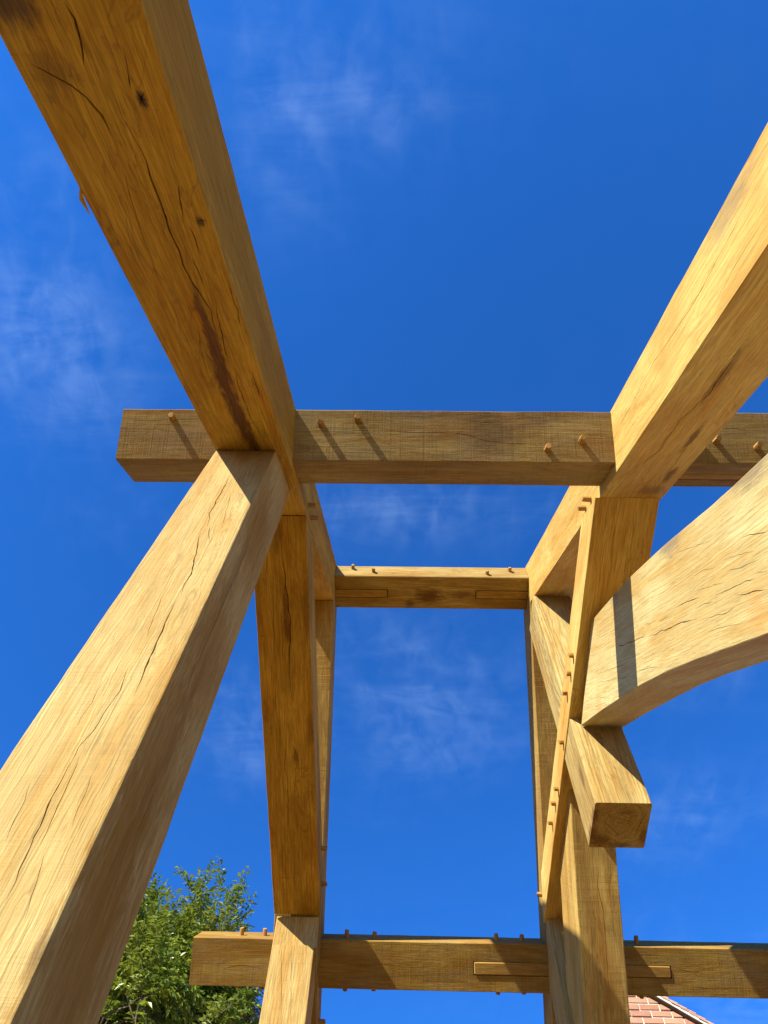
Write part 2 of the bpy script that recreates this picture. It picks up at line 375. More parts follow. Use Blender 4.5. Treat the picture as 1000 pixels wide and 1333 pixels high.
#CUTS_BEGIN splits (face, path along the timber, width, depth) and stains plus shade painted on two flanks, local metres
CUTS = {
 'R1': [
  ('+z', [(1.309, -0.0108), (1.3931, -0.0216), (1.4756, -0.0298), (1.5936, -0.039), (1.7035, -0.0452)], 0.0016, 0.01),
  ('+z', [(1.8249, -0.0019), (1.9228, -0.013), (2.0536, -0.0284)], 0.0016, 0.01),
  ('+z', [(1.1948, 0.0584), (1.209, 0.0637), (1.2265, 0.0658)], 0.0045, 0.018),
  ('+z', [(1.225, 0.0549), (1.1977, 0.0735)], 0.00375, 0.015),
  ('+z', [(1.1607, 0.06), (1.1796, 0.0561), (1.1948, 0.0523)], 0.003, 0.012),
  ('+z', [(1.2104, 0.0558), (1.2134, 0.0736)], 0.003, 0.012),
  ('+z', [(1.4881, 0.0837), (1.486, 0.1052)], 0.0036, 0.015),
  ('+z', [(1.4755, 0.0913), (1.5072, 0.0972)], 0.003, 0.012),
  ('+z', [(1.7358, 0.0638), (1.9398, 0.0409), (2.0228, 0.0351)], 0.0033, 0.012),
  ('+z', [(1.6549, 0.1087), (1.8555, 0.1015)], 0.0024, 0.012),
  ('+y', [(1.1274, 0.1077), (1.3827, 0.0644)], 0.0021000000000000003, 0.008),
  ('+y', [(1.6231, 0.0225), (1.9773, -0.0117)], 0.0021000000000000003, 0.008),
  ('+y', [(1.8854, -0.015), (2.1209, -0.0368), (2.3641, -0.0317)], 0.0021000000000000003, 0.008),
  ('+z', [(1.0512, 0.0023), (1.0773, 0.006), (1.1131, 0.0032), (1.1511, -0.007)], 0.0045, 0.018),
  ('+z', [(1.148, -0.0879), (1.1736, -0.057), (1.186, -0.0414), (1.2072, -0.0239), (1.2426, -0.012), (1.2861, -0.0108)], 0.00525, 0.02),
  ('+z', [(1.2132, 0.02), (1.2457, 0.0214), (1.2767, 0.0266), (1.3191, 0.0315), (1.3933, 0.0279), (1.6152, 0.0228), (1.7792, 0.0433), (1.8757, 0.0359)], 0.00525, 0.025),
  ('+z', [(1.3935, 0.0732), (1.447, 0.0646), (1.4923, 0.0585)], 0.003, 0.015),
  ('+z', [(1.5008, 0.0668), (1.5864, 0.0688)], 0.00375, 0.015),
  ('+z', [(1.5935, 0.0478), (1.6865, 0.0496)], 0.003, 0.015),
  ('+z', [(2.0078, 0.0502), (2.1421, 0.0399), (2.2617, 0.0389), (2.502, 0.0558)], 0.003, 0.015),
  ('+z', [(2.0453, 0.0913), (2.1933, 0.0906)], 0.00375, 0.015),
  ('+y', [(1.0698, 0.1051), (1.1224, 0.1143)], 0.00225, 0.01),
  ('+y', [(1.2831, 0.1072), (1.3646, 0.101), (1.4567, 0.0976)], 0.00225, 0.01),
  ('+y', [(1.5459, -0.0339), (1.6248, -0.0101)], 0.00375, 0.015),
  ('+z', [(1.1197, 0.0644), (1.1851, 0.0543)], 0.0018, 0.008),
 ],
 'K': [
  ('-x', [(-0.0488, -0.0471), (0.0413, -0.0193)], 0.003, 0.014),
  ('-x', [(-0.0657, -0.0242), (0.0089, 0.0576)], 0.00299, 0.014),
  ('-x', [(0.0089, 0.0576), (0.0545, 0.0603), (0.0694, 0.0027), (0.0871, -0.0726)], 0.0034500000000000004, 0.014),
  ('-x', [(-0.0136, -0.0554), (0.0365, -0.0342), (0.0473, -0.0791)], 0.00184, 0.01),
  ('-x', [(-0.057, -0.0692), (-0.0359, -0.0324), (-0.0071, -0.0256)], 0.00184, 0.01),
  ('-z', [(0.283, -0.0146), (0.156, 0.0049), (0.0353, 0.0167)], 0.00172, 0.012),
  ('-z', [(0.2948, -0.0756), (0.0945, -0.0789)], 0.00172, 0.012),
  ('-y', [(0.2942, -0.0791), (0.205, -0.0434), (0.0883, -0.0018)], 0.00138, 0.01),
 ],
 'R2': [
  ('-y', [(1.5831, 0.0559), (1.6998, 0.0595), (1.812, 0.0686)], 0.00175, 0.01),
  ('-y', [(2.2147, 0.098), (2.3574, 0.1016), (2.5, 0.1039)], 0.0015, 0.01),
  ('-y', [(1.5083, -0.0245), (1.6204, -0.0298), (1.9129, -0.007), (2.2317, -0.0324), (2.6029, -0.0166)], 0.00275, 0.018),
  ('-y', [(1.7862, -0.0047), (1.8566, -0.0083), (1.9318, -0.0139), (1.9702, -0.0159)], 0.002, 0.012),
  ('-y', [(2.3183, -0.0119), (2.6297, -0.0217)], 0.00175, 0.012),
  ('-y', [(3.1055, 0.01), (3.2431, 0.0116), (3.4375, -0.0069), (3.6049, -0.0093), (3.9563, -0.0076)], 0.0016200000000000001, 0.012),
  ('-y', [(3.3393, 0.0297), (3.4661, 0.0327), (3.6344, 0.0251)], 0.0015, 0.012),
  ('+z', [(1.7933, -0.0227), (2.0449, -0.0088), (2.1531, -0.0055), (2.3016, -0.0316), (2.4975, -0.027), (2.6089, -0.0491), (2.7242, -0.0934)], 0.00312, 0.014),
  ('+z', [(2.2998, 0.0674), (2.4363, 0.0496), (2.5832, 0.0549), (2.8836, 0.0683)], 0.0025, 0.014),
  ('+z', [(2.2895, 0.1074), (2.4146, 0.0999)], 0.00188, 0.014),
 ],
 'CB': [
  ('-y', [(2.1, -0.1917), (1.8674, -0.1566)], 0.00156, 0.012),
  ('-y', [(1.8048, -0.0618), (1.7248, -0.0534), (1.6334, -0.0458)], 0.00156, 0.01),
  ('-y', [(1.9997, -0.0616), (1.8112, -0.0416)], 0.00156, 0.01),
  ('-y', [(2.145, -0.0523), (1.9739, -0.0418)], 0.0028599999999999997, 0.02),
  ('-y', [(2.013, -0.0207), (1.9269, -0.016), (1.888, -0.0151)], 0.0020800000000000003, 0.015),
  ('-y', [(1.8852, -0.0239), (1.8391, -0.0227), (1.6611, -0.0148)], 0.0026, 0.02),
  ('-y', [(1.7737, -0.0006), (1.6228, 0.0206)], 0.0028599999999999997, 0.02),
  ('-y', [(1.7052, -0.1147), (1.6436, -0.1044), (1.5874, -0.0918)], 0.0028599999999999997, 0.02),
  ('-y', [(2.7756, -0.0375), (2.4751, -0.022), (2.4073, -0.0176)], 0.00312, 0.02),
  ('-y', [(2.4017, -0.0119), (2.2346, -0.0075), (2.1131, -0.0021), (2.0055, 0.0065)], 0.00364, 0.02),
  ('-y', [(1.9628, 0.0186), (1.8544, 0.025), (1.7739, 0.0256)], 0.00234, 0.018),
  ('-y', [(2.4407, -0.0566), (2.3742, -0.0513), (2.3164, -0.0495)], 0.0016899999999999999, 0.01),
  ('-y', [(2.2979, -0.0414), (2.251, -0.0391), (2.205, -0.0388)], 0.00195, 0.01),
  ('-y', [(3.0436, 0.0201), (2.7651, 0.0277), (2.6363, 0.0371)], 0.00195, 0.014),
  ('-y', [(3.0528, 0.0507), (2.8058, 0.0648), (2.5725, 0.0797)], 0.00156, 0.012),
  ('-y', [(2.5289, 0.073), (2.4227, 0.0772), (2.3179, 0.0842)], 0.0020800000000000003, 0.014),
  ('-y', [(1.948, 0.0498), (1.7618, 0.0624)], 0.00156, 0.012),
  ('-y', [(1.6697, -0.022), (1.6421, -0.0183), (1.6124, -0.0123)], 0.00182, 0.012),
  ('-y', [(1.8168, -0.0926), (1.7348, -0.0844), (1.6482, -0.0667)], 0.00156, 0.012),
  ('-y', [(2.0126, -0.1051), (1.9351, -0.0993), (1.8422, -0.0845)], 0.0014299999999999998, 0.012),
 ],
 'P1': [
  ('-z', [(2.907, -0.0006), (2.7995, 0.0072), (2.7253, 0.0148)], 0.00161, 0.014),
  ('-z', [(2.6073, -0.0171), (2.5319, -0.0189), (2.4731, -0.0191)], 0.00138, 0.012),
  ('-z', [(2.3459, -0.0369), (2.2412, -0.0229)], 0.00161, 0.012),
  ('-z', [(2.3634, 0.0473), (2.2652, 0.0546)], 0.00138, 0.01),
  ('-z', [(3.5959, -0.0045), (3.3169, -0.0009), (3.232, 0.0151)], 0.0034500000000000004, 0.025),
  ('-z', [(3.2412, 0.0168), (3.1451, 0.0374)], 0.0023, 0.018),
  ('-z', [(3.2002, 0.0034), (2.9828, 0.0344), (2.9411, 0.0334), (2.885, 0.0384)], 0.0034500000000000004, 0.025),
  ('-z', [(2.869, 0.033), (2.6315, 0.0426), (2.5501, 0.0483)], 0.00368, 0.025),
  ('-z', [(2.6308, 0.0108), (2.5662, 0.0176), (2.5046, 0.012), (2.4645, 0.0117), (2.4232, 0.0042), (2.3704, 0.0076)], 0.00207, 0.018),
  ('-z', [(2.3914, 0.0026), (2.2484, 0.0092), (2.1779, 0.0185), (2.1468, 0.0189)], 0.0025299999999999997, 0.022),
  ('-z', [(2.4031, 0.0121), (2.2335, 0.0272)], 0.00184, 0.012),
  ('-z', [(3.4646, 0.0229), (3.3178, 0.0415), (3.2147, 0.052)], 0.00138, 0.01),
  ('-z', [(2.2237, 0.0387), (2.1225, 0.0548)], 0.00126, 0.01),
  ('+y', [(3.6367, -0.0715), (3.5129, -0.0736), (3.2891, -0.0326), (2.7315, -0.0432), (2.6082, -0.0376), (2.5089, -0.0315)], 0.004019999999999999, 0.018),
  ('+y', [(2.4741, 0.0016), (2.3666, -0.0035)], 0.0028799999999999997, 0.014),
  ('+y', [(2.3083, -0.0123), (2.1784, 0.009)], 0.0023, 0.014),
 ],
 'A': [
  ('+y', [(1.542, 0.0105), (1.692, 0.0034)], 0.00216, 0.01),
  ('+y', [(0.8435, 0.0544), (0.9755, 0.0676), (1.0806, 0.0608)], 0.0019199999999999998, 0.01),
  ('+y', [(1.2146, -0.0582), (1.3207, -0.0474)], 0.0016799999999999999, 0.008),
  ('+y', [(0.7641, -0.0214), (1.1473, -0.0102), (1.2133, -0.0018), (1.2813, 0.0208), (1.3915, 0.0288), (1.5017, 0.0253)], 0.00264, 0.012),
  ('+y', [(0.0375, -0.0493), (0.2799, -0.0604)], 0.0019199999999999998, 0.01),
  ('+y', [(1.9817, -0.0523), (2.085, -0.0411), (2.2, -0.0241)], 0.0018, 0.01),
 ],
 'TL': [
  ('+z', [(0.0962, -0.0539), (0.1782, -0.0613), (0.2649, -0.0627)], 0.00216, 0.015),
  ('+z', [(0.1435, -0.0282), (0.2296, -0.0356), (0.425, -0.0388), (0.5229, -0.0465), (0.6901, -0.0475)], 0.00216, 0.015),
  ('+z', [(0.0052, 0.0064), (0.1022, 0.0112), (0.3591, 0.0284), (0.4167, 0.0292), (0.7121, 0.0112)], 0.0054, 0.015),
  ('+z', [(0.3204, -0.005), (0.4607, -0.0049), (0.5886, -0.0102)], 0.0024300000000000003, 0.015),
  ('+z', [(0.645, -0.0455), (0.7974, -0.049), (0.9591, -0.0361), (1.0892, -0.0487)], 0.0027, 0.015),
  ('+z', [(0.6628, 0.0197), (0.777, 0.0186), (0.8389, 0.0297)], 0.00216, 0.015),
  ('+z', [(0.958, 0.0184), (1.0671, 0.0347), (1.1113, 0.0814)], 0.00135, 0.006),
  ('+z', [(0.8315, -0.0002), (1.101, -0.0216), (1.2003, -0.0118), (1.618, -0.029)], 0.0032400000000000003, 0.018),
  ('+z', [(1.631, -0.0006), (1.8843, -0.0103)], 0.00216, 0.015),
  ('+z', [(1.51, -0.0533), (1.7807, -0.0577), (1.9632, -0.0508)], 0.00216, 0.015),
  ('+z', [(1.7437, -0.0782), (1.7516, -0.0198)], 0.004730000000000001, 0.008),
  ('-x', [(0.017, 0.09), (0.0534, 0.0893), (0.0935, 0.0899)], 0.004730000000000001, 0.008),
  ('+z', [(0.4548, -0.1017), (0.4545, -0.079)], 0.00405, 0.008),
 ],
 'TR': [
  ('+z', [(-0.0388, 0.027), (0.0515, 0.0361), (0.1736, 0.0406)], 0.00184, 0.014),
  ('+z', [(-0.0257, -0.0414), (0.084, -0.0309), (0.2471, -0.0229)], 0.00161, 0.014),
  ('-y', [(0.0733, 0.036), (0.2376, 0.0363), (0.4036, 0.0466)], 0.00138, 0.01),
 ],
 'C': [
  ('+y', [(0.1491, 0.0322), (0.2366, 0.0111), (0.3682, 0.0278)], 0.0028599999999999997, 0.014),
  ('+y', [(2.3147, -0.0168), (2.4144, 0.0004), (2.4791, 0.0055)], 0.0026, 0.014),
  ('+y', [(2.5699, 0.0291), (2.6589, 0.0146), (2.723, 0.0197)], 0.0026, 0.014),
  ('+y', [(2.1719, -0.0462), (2.2219, -0.0342), (2.2811, -0.0418)], 0.00234, 0.014),
  ('+y', [(0.6741, -0.0104), (0.823, 0.006), (1.0077, -0.0105), (1.1555, 0.006)], 0.0020800000000000003, 0.014),
  ('+y', [(1.0818, 0.0522), (1.2283, 0.0684), (1.3383, 0.0599)], 0.0020800000000000003, 0.014),
  ('+y', [(2.3925, 0.0578), (2.4994, 0.0683), (2.6088, 0.0598)], 0.0020800000000000003, 0.014),
 ],
 'P2': [
  ('-z', [(3.9106, -0.056), (3.7346, -0.0265), (3.5607, -0.0042)], 0.0023, 0.016),
  ('-z', [(3.9118, -0.0059), (3.5617, 0.0348)], 0.0023, 0.016),
 ],
 'FB': [
  ('+z', [(0.0893, 0.0166), (0.2079, 0.0002), (0.3114, 0.017), (0.4793, 0.0152), (0.609, 0.0162)], 0.0033799999999999998, 0.016),
  ('+z', [(0.0884, 0.0688), (0.2011, 0.0523), (0.3023, 0.0464)], 0.0020800000000000003, 0.012),
  ('+z', [(0.3464, -0.0367), (0.5132, -0.0437), (0.6473, -0.0361)], 0.00182, 0.012),
 ],
}
STAINS_AND_SHADE = {
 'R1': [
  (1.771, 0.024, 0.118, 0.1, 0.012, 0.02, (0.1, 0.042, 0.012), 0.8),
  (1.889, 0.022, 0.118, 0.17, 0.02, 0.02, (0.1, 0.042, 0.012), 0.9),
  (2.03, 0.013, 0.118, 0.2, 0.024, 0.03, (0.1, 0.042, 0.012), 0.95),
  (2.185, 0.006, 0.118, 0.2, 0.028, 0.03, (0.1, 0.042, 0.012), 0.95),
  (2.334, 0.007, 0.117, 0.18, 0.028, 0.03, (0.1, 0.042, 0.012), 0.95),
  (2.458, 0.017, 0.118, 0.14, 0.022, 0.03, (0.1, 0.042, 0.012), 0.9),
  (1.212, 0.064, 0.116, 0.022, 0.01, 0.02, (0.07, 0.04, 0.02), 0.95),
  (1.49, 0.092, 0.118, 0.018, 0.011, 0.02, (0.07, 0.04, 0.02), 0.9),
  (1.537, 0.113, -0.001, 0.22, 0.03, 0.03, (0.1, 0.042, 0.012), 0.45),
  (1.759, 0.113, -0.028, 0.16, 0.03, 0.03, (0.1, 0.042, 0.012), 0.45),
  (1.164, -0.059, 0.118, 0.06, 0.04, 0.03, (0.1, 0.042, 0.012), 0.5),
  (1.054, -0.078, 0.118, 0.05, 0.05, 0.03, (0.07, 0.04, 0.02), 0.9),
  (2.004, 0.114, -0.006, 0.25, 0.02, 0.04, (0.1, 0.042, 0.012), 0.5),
  (1.212, 0.113, -0.001, 0.45, 0.02, 0.16, (0.27, 0.145, 0.014), 0.6),  # these last four paint shade into the right flank as warm brown
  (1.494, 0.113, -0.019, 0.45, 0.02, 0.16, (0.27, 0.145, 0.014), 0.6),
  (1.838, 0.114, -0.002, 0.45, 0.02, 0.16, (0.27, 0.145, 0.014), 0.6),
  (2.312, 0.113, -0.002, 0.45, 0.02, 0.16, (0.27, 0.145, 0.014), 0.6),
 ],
 'R2': [
  (2.426, 0.046, 0.118, 0.12, 0.012, 0.02, (0.1, 0.042, 0.012), 0.7),
  (2.695, 0.07, 0.118, 0.08, 0.015, 0.02, (0.1, 0.042, 0.012), 0.7),
  (2.056, -0.006, 0.117, 0.2, 0.014, 0.02, (0.1, 0.042, 0.012), 0.6),
  (2.832, 0.05, 0.118, 0.05, 0.05, 0.02, (0.1, 0.042, 0.012), 0.5),
  (1.67, -0.113, -0.084, 0.15, 0.04, 0.05, (0.2, 0.15, 0.085), 0.5),
 ],
 'A': [
  (1.293, 0.1, -0.023, 0.12, 0.05, 0.1, (0.07, 0.04, 0.02), 0.5),
  (1.455, 0.101, -0.084, 0.1, 0.04, 0.06, (0.07, 0.04, 0.02), 0.35),
  (1.081, 0.101, -0.081, 0.3, 0.02, 0.025, (0.07, 0.04, 0.02), 0.35),
 ],
 'TL': [
  (0.32, 0.013, 0.087, 0.12, 0.015, 0.03, (0.1, 0.042, 0.012), 0.75),
  (0.424, 0.022, 0.092, 0.07, 0.02, 0.03, (0.1, 0.042, 0.012), 0.8),
  (1.055, 0.028, 0.093, 0.05, 0.02, 0.03, (0.1, 0.042, 0.012), 0.7),
  (0.009, -0.009, 0.099, 0.1, 0.03, 0.03, (0.1, 0.042, 0.012), 0.5),
  (0.351, 0.102, 0.094, 0.15, 0.025, 0.03, (0.1, 0.042, 0.012), 0.35),
  (0.913, 0.101, 0.094, 0.1, 0.02, 0.03, (0.1, 0.042, 0.012), 0.5),
 ],
 'CB': [
  (2.136, -0.089, -0.235, 0.1, 0.03, 0.05, (0.2, 0.15, 0.085), 0.75),
  (1.609, -0.089, -0.236, 0.12, 0.03, 0.04, (0.2, 0.15, 0.085), 0.75),
  (2.725, -0.089, -0.201, 0.06, 0.03, 0.04, (0.2, 0.15, 0.085), 0.5),
  (1.68, -0.089, 0.045, 0.05, 0.04, 0.06, (0.45, 0.22, 0.06), 0.5),
  (3.046, -0.089, 0.139, 0.05, 0.04, 0.08, (0.45, 0.22, 0.06), 0.45),
 ],
 'B': [
  (0.546, 0.021, -0.074, 0.1, 0.06, 0.05, (0.1, 0.042, 0.012), 0.85),
  (0.721, 0.008, -0.074, 0.08, 0.03, 0.03, (0.1, 0.042, 0.012), 0.7),
  (0.428, 0.073, -0.075, 0.03, 0.03, 0.03, (0.07, 0.04, 0.02), 0.7),
 ],
 'K': [
  (0.0, -0.099, -0.046, 0.03, 0.022, 0.05, (0.12, 0.058, 0.018), 0.8),
  (0.0, -0.101, 0.041, 0.03, 0.03, 0.05, (0.12, 0.058, 0.018), 0.85),
  (0.0, -0.063, 0.075, 0.03, 0.05, 0.035, (0.12, 0.058, 0.018), 0.8),
  (0.0, 0.008, 0.096, 0.03, 0.05, 0.02, (0.12, 0.058, 0.018), 0.7),
  (0.0, 0.092, 0.048, 0.03, 0.02, 0.05, (0.13, 0.065, 0.02), 0.7),
  (0.0, 0.013, -0.063, 0.03, 0.03, 0.012, (0.15, 0.075, 0.025), 0.6),
  (0.205, -0.103, -0.043, 0.08, 0.05, 0.03, (0.07, 0.04, 0.02), 0.55),
 ],
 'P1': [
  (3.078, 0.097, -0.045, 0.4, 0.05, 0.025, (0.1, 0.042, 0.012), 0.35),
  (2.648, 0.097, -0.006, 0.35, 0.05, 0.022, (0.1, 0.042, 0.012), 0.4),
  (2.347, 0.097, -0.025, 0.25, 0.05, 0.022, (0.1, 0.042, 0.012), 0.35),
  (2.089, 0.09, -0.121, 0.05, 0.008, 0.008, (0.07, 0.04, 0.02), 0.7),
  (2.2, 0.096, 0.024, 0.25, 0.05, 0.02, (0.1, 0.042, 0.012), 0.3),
  (3.432, 0.097, -0.019, 0.26, 0.022, 0.14, (0.2, 0.098, 0.01), 0.62),  # these last five: brown heart, deepened to paint shade on the right side
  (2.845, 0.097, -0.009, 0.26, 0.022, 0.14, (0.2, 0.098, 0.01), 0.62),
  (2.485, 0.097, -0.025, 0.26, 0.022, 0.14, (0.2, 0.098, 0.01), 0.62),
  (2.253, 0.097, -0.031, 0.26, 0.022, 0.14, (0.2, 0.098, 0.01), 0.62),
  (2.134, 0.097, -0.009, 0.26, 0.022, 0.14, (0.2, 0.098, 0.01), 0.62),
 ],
}
#CUTS_END

def cuts(k): return CUTS.get(k, ())
def stains_and_shade(k): return STAINS_AND_SHADE.get(k, ())

# --- near-slope rafters
YF = -1.9
g_ = 0.004
def rafter_near(x0, x1, key, mat, sd, label, chips=0.0):
    bot = [(YF, near_bot(YF)), (YR-g_, near_bot(YR))]; top = [(YF, near_top(YF)), (YR-g_, near_top(YR))]
    return timber('rafter', yz(x0, x1, bot, top), (1,0,0), mat, 70, cuts(key), label=label, sd=sd, chips=chips)
def rafter_far(x0, x1, key, mat, sd, label):
    YE = 8.6
    bot = [(YR+g_, far_bot(YR)), (YE, far_bot(YE))]; top = [(YR+g_, far_top(YR)), (YE, far_top(YE))]
    return timber('rafter', yz(x0, x1, bot, top), (1,0,0), mat, 60, cuts(key), label=label, sd=sd)
m_r1 = oak('oak shaded rafter', 1, light=(0.76,0.455,0.047), dark=(0.50,0.255,0.018), sawn=0.30, ring_amt=0.45, pith=(0.03,0.15), ringf=130, stains_and_shade=stains_and_shade('R1'))
m_r2 = oak('oak sunny rafter', 2, streak_amt=0.18, line_amt=0.25, light=(0.90,0.64,0.18), dark=(0.70,0.43,0.10), sawn=0.15, ring_amt=0.45, pith=(-0.15,0.03), ringf=170, gr_amt=0.65, stains_and_shade=stains_and_shade('R2'))
m_sawn = oak('oak rough sawn purlin', 3, light=(0.52,0.36,0.105), dark=(0.31,0.195,0.05), sawn=0.9, ring_amt=0.3, grey=0.35, stains_and_shade=stains_and_shade('A'))
m_sawn2 = oak('oak rough sawn far purlin', 4, light=(0.54,0.355,0.072), dark=(0.34,0.195,0.035), sawn=0.8, ring_amt=0.3, grey=0.3)
m_rfar = oak('oak far rafter', 5, light=(0.66,0.44,0.11), dark=(0.40,0.23,0.05), sawn=0.7, grey=0.12)
m_p1 = oak('oak near post', 6, light=(0.67,0.52,0.205), dark=(0.56,0.395,0.13), sawn=0.40, ring_amt=0.70, pith=(0.05,-0.15), ringf=300, gr_amt=0.6, rough_bump=1.8, streak_amt=0.12, line_amt=0.10, stains_and_shade=stains_and_shade('P1'))
m_tie = oak('oak tie beam', 7, light=(0.80,0.49,0.075), dark=(0.42,0.23,0.025), sawn=0.15, ring_amt=0.5, pith=(0.02,0.12), ringf=120, stains_and_shade=stains_and_shade('TL'))
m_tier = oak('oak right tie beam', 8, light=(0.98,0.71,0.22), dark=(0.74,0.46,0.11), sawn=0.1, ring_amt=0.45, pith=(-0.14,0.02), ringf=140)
m_brace = oak('oak curved brace', 9, streak_amt=0.12, line_amt=0.10, light=(0.80,0.69,0.31), dark=(0.68,0.50,0.175), sawn=0.38, ring_amt=0.5, pith=(-0.13,0.10), ringf=230, gr_amt=0.6, stains_and_shade=stains_and_shade('CB'))
m_king = oak('oak hanging post', 10, light=(0.67,0.525,0.195), dark=(0.49,0.33,0.10), sawn=0.3, ring_amt=0.8, pith=(0.01,-0.02), ringf=120, stains_and_shade=stains_and_shade('K'))
m_ridge = oak('oak ridge beam', 11, light=(0.62,0.465,0.16), sawn=0.15, stains_and_shade=stains_and_shade('B'))
m_fb = oak('oak straight brace', 15, light=(0.80,0.56,0.15), dark=(0.48,0.29,0.07), sawn=0.7, grey=0.1)
m_p2 = oak('oak far post', 12, streak_amt=0.2, line_amt=0.2, light=(0.65,0.49,0.185), dark=(0.50,0.335,0.10), sawn=0.4, ring_amt=0.5, pith=(0.02,-0.12), ringf=130)
m_peg = oak('oak peg', 13, light=(0.66,0.42,0.14), dark=(0.42,0.23,0.065), sawn=0.0)
m_spl = oak('oak spline', 14, light=(0.60,0.37*1.03,0.155*0.62), dark=(0.46,0.26*1.03,0.10*0.62), sawn=0.1)

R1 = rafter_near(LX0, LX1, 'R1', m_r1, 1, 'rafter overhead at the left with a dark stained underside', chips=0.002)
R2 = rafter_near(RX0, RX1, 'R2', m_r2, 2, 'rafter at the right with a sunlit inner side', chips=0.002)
R3 = rafter_far(LX0, LX1, 'R3', m_rfar, 3, 'far rafter behind the left tie beam')
R4 = rafter_far(RX0, RX1, 'R4', m_rfar, 4, 'thin looking far rafter falling from the right end of the ridge')

# --- ridge beam: five-sided, backed to the roof slopes
def ridge():
    x0, x1 = LX1-0.002, RX0+0.002
    prof = [(3.80,6.915),(4.18,6.915),(4.18,7.135),(3.99,7.33),(3.80,7.135)]
    vs = []; fs = []; n = 5; K = 24
    x0m = W((x0,0,0)).x; x1m = W((x1,0,0)).x
    c = W((0,3.99,7.05)); 
    for i in range(K+1):
        x = x0m+(x1m-x0m)*i/K
        for j, (y, z) in enumerate(prof):
            w = W((0,y,z)); 
            vs.append(Vector((x-x0m, w.y-c.y+0.0012*noise.noise(Vector((x*6,j*5,1))), w.z-c.z+0.0014*noise.noise(Vector((x*6,j*5,9))))))
    for i in range(K):
        for j in range(n):
            a = i*n+j; b = i*n+(j+1) % n; fs.append((a, b, b+n, a+n))
    fs.append(tuple(range(n-1,-1,-1))); fs.append(tuple(K*n+j for j in range(n)))
    me = bpy.data.meshes.new('ridge_beam'); me.from_pydata(vs, [], fs)
    bm = bmesh.new(); bm.from_mesh(me); bmesh.ops.recalc_face_normals(bm, faces=bm.faces)
    ed = [e for e in bm.edges if not e.is_boundary and len(e.link_faces) == 2 and e.calc_face_angle() > 0.5]
    bmesh.ops.bevel(bm, geom=ed, offset=0.004, segments=1, affect='EDGES'); bm.to_mesh(me); bm.free()
    me.materials.append(m_ridge)
    o = bpy.data.objects.new('ridge_beam', me); link(o, frame)
    mw = Matrix.Translation((x0m, c.y, c.z)); place(o, mw); TIMB['ridge_beam'] = (o, mw)
    o['label'] = 'short ridge beam between the rafters with a dark knot stain'
    return o
RB = ridge()

# --- purlins (front faces look down the near slope / back to the camera)
def purlin_a():
    s0, s1 = 3.7187, 3.35; x0, x1 = -1.787, 3.6
    def sec(x):
        o = Vector((x, YR, ZR))
        return [tuple(o-s0*Dv-0.008*Nv), tuple(o-s1*Dv-0.008*Nv), tuple(o-s1*Dv-0.365*Nv), tuple(o-s0*Dv-0.365*Nv)]
    return timber('purlin', [sec(x0), sec(x1)], -Dv, m_sawn, 90, cuts('A'), label='rough sawn purlin crossing both near rafters', sd=11, wob=0.0009, slots=[(Vector((1.70,YR,ZR))-3.565*Dv-0.38*Nv, (0.655,0,0), 0.10*Dv, 0.10*Nv)])
def purlin_c():
    e0, e1 = 3.497, 3.868; x0, x1 = -1.81, 5.0
    def sec(x):
        o = Vector((x, YR, ZR))
        return [tuple(o+e0*Ev-0.365*Mv), tuple(o+e1*Ev-0.365*Mv), tuple(o+e1*Ev-0.008*Mv), tuple(o+e0*Ev-0.008*Mv)]
    return timber('purlin', [sec(x0), sec(x1)], -Mv, m_sawn2, 110, cuts('C'), label='far purlin low in the view with inset splines', sd=12, wob=0.0009, chamfer=0.003, slots=[(Vector((0.668,YR,ZR))+3.636*Ev-0.40*Mv, (0.70,0,0), 0.106*Ev, 0.12*Mv), (Vector((1.70,YR,ZR))+3.636*Ev-0.40*Mv, (0.684,0,0), 0.098*Ev, 0.12*Mv)])
PA = purlin_a(); PC = purlin_c()

# --- left truss
def post(x0, x1, y0, y1, ztop0, ztop1, mat, key, label, sd, zbot=GZ, chips=0.0, n=60):
    secs = [[(x0,y0,zbot),(x1,y0,zbot),(x1,y1,zbot),(x0,y1,zbot)], [(x0,y0,ztop0),(x1,y0,ztop0),(x1,y1,ztop1),(x0,y1,ztop1)]]
    return timber('post', secs, (1,0,0), mat, n, cuts(key), label=label, sd=sd, chips=chips)
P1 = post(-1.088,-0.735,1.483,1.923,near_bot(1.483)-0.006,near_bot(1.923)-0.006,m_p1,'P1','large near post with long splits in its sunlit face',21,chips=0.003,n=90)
tl_bot = [(2.25,4.975),(3.2,4.912),(3.94,4.848),(4.9,4.770),(5.98,4.690)]
tl_top = [(2.585,5.315),(3.3,5.262),(3.94,5.200),(4.8,5.120),(5.69,5.035)]
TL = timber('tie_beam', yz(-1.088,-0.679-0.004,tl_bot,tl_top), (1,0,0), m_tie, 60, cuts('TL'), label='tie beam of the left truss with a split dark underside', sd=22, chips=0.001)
P2 = post(-1.058,-0.700,5.98,6.38,4.396,4.30,m_p2,'P2','far post under the left tie beam with a sunlit front',23)
ph = timber('post_head', [[(-1.064,6.01,4.398),(-0.688,6.01,4.398),(-0.688,6.38,4.30),(-1.064,6.38,4.30)],
                          [(-1.064,6.01,4.690),(-0.688,6.01,4.690),(-0.688,6.36,4.36),(-1.064,6.36,4.36)]], (1,0,0), m_p2, 8, parent=P2, sd=24)

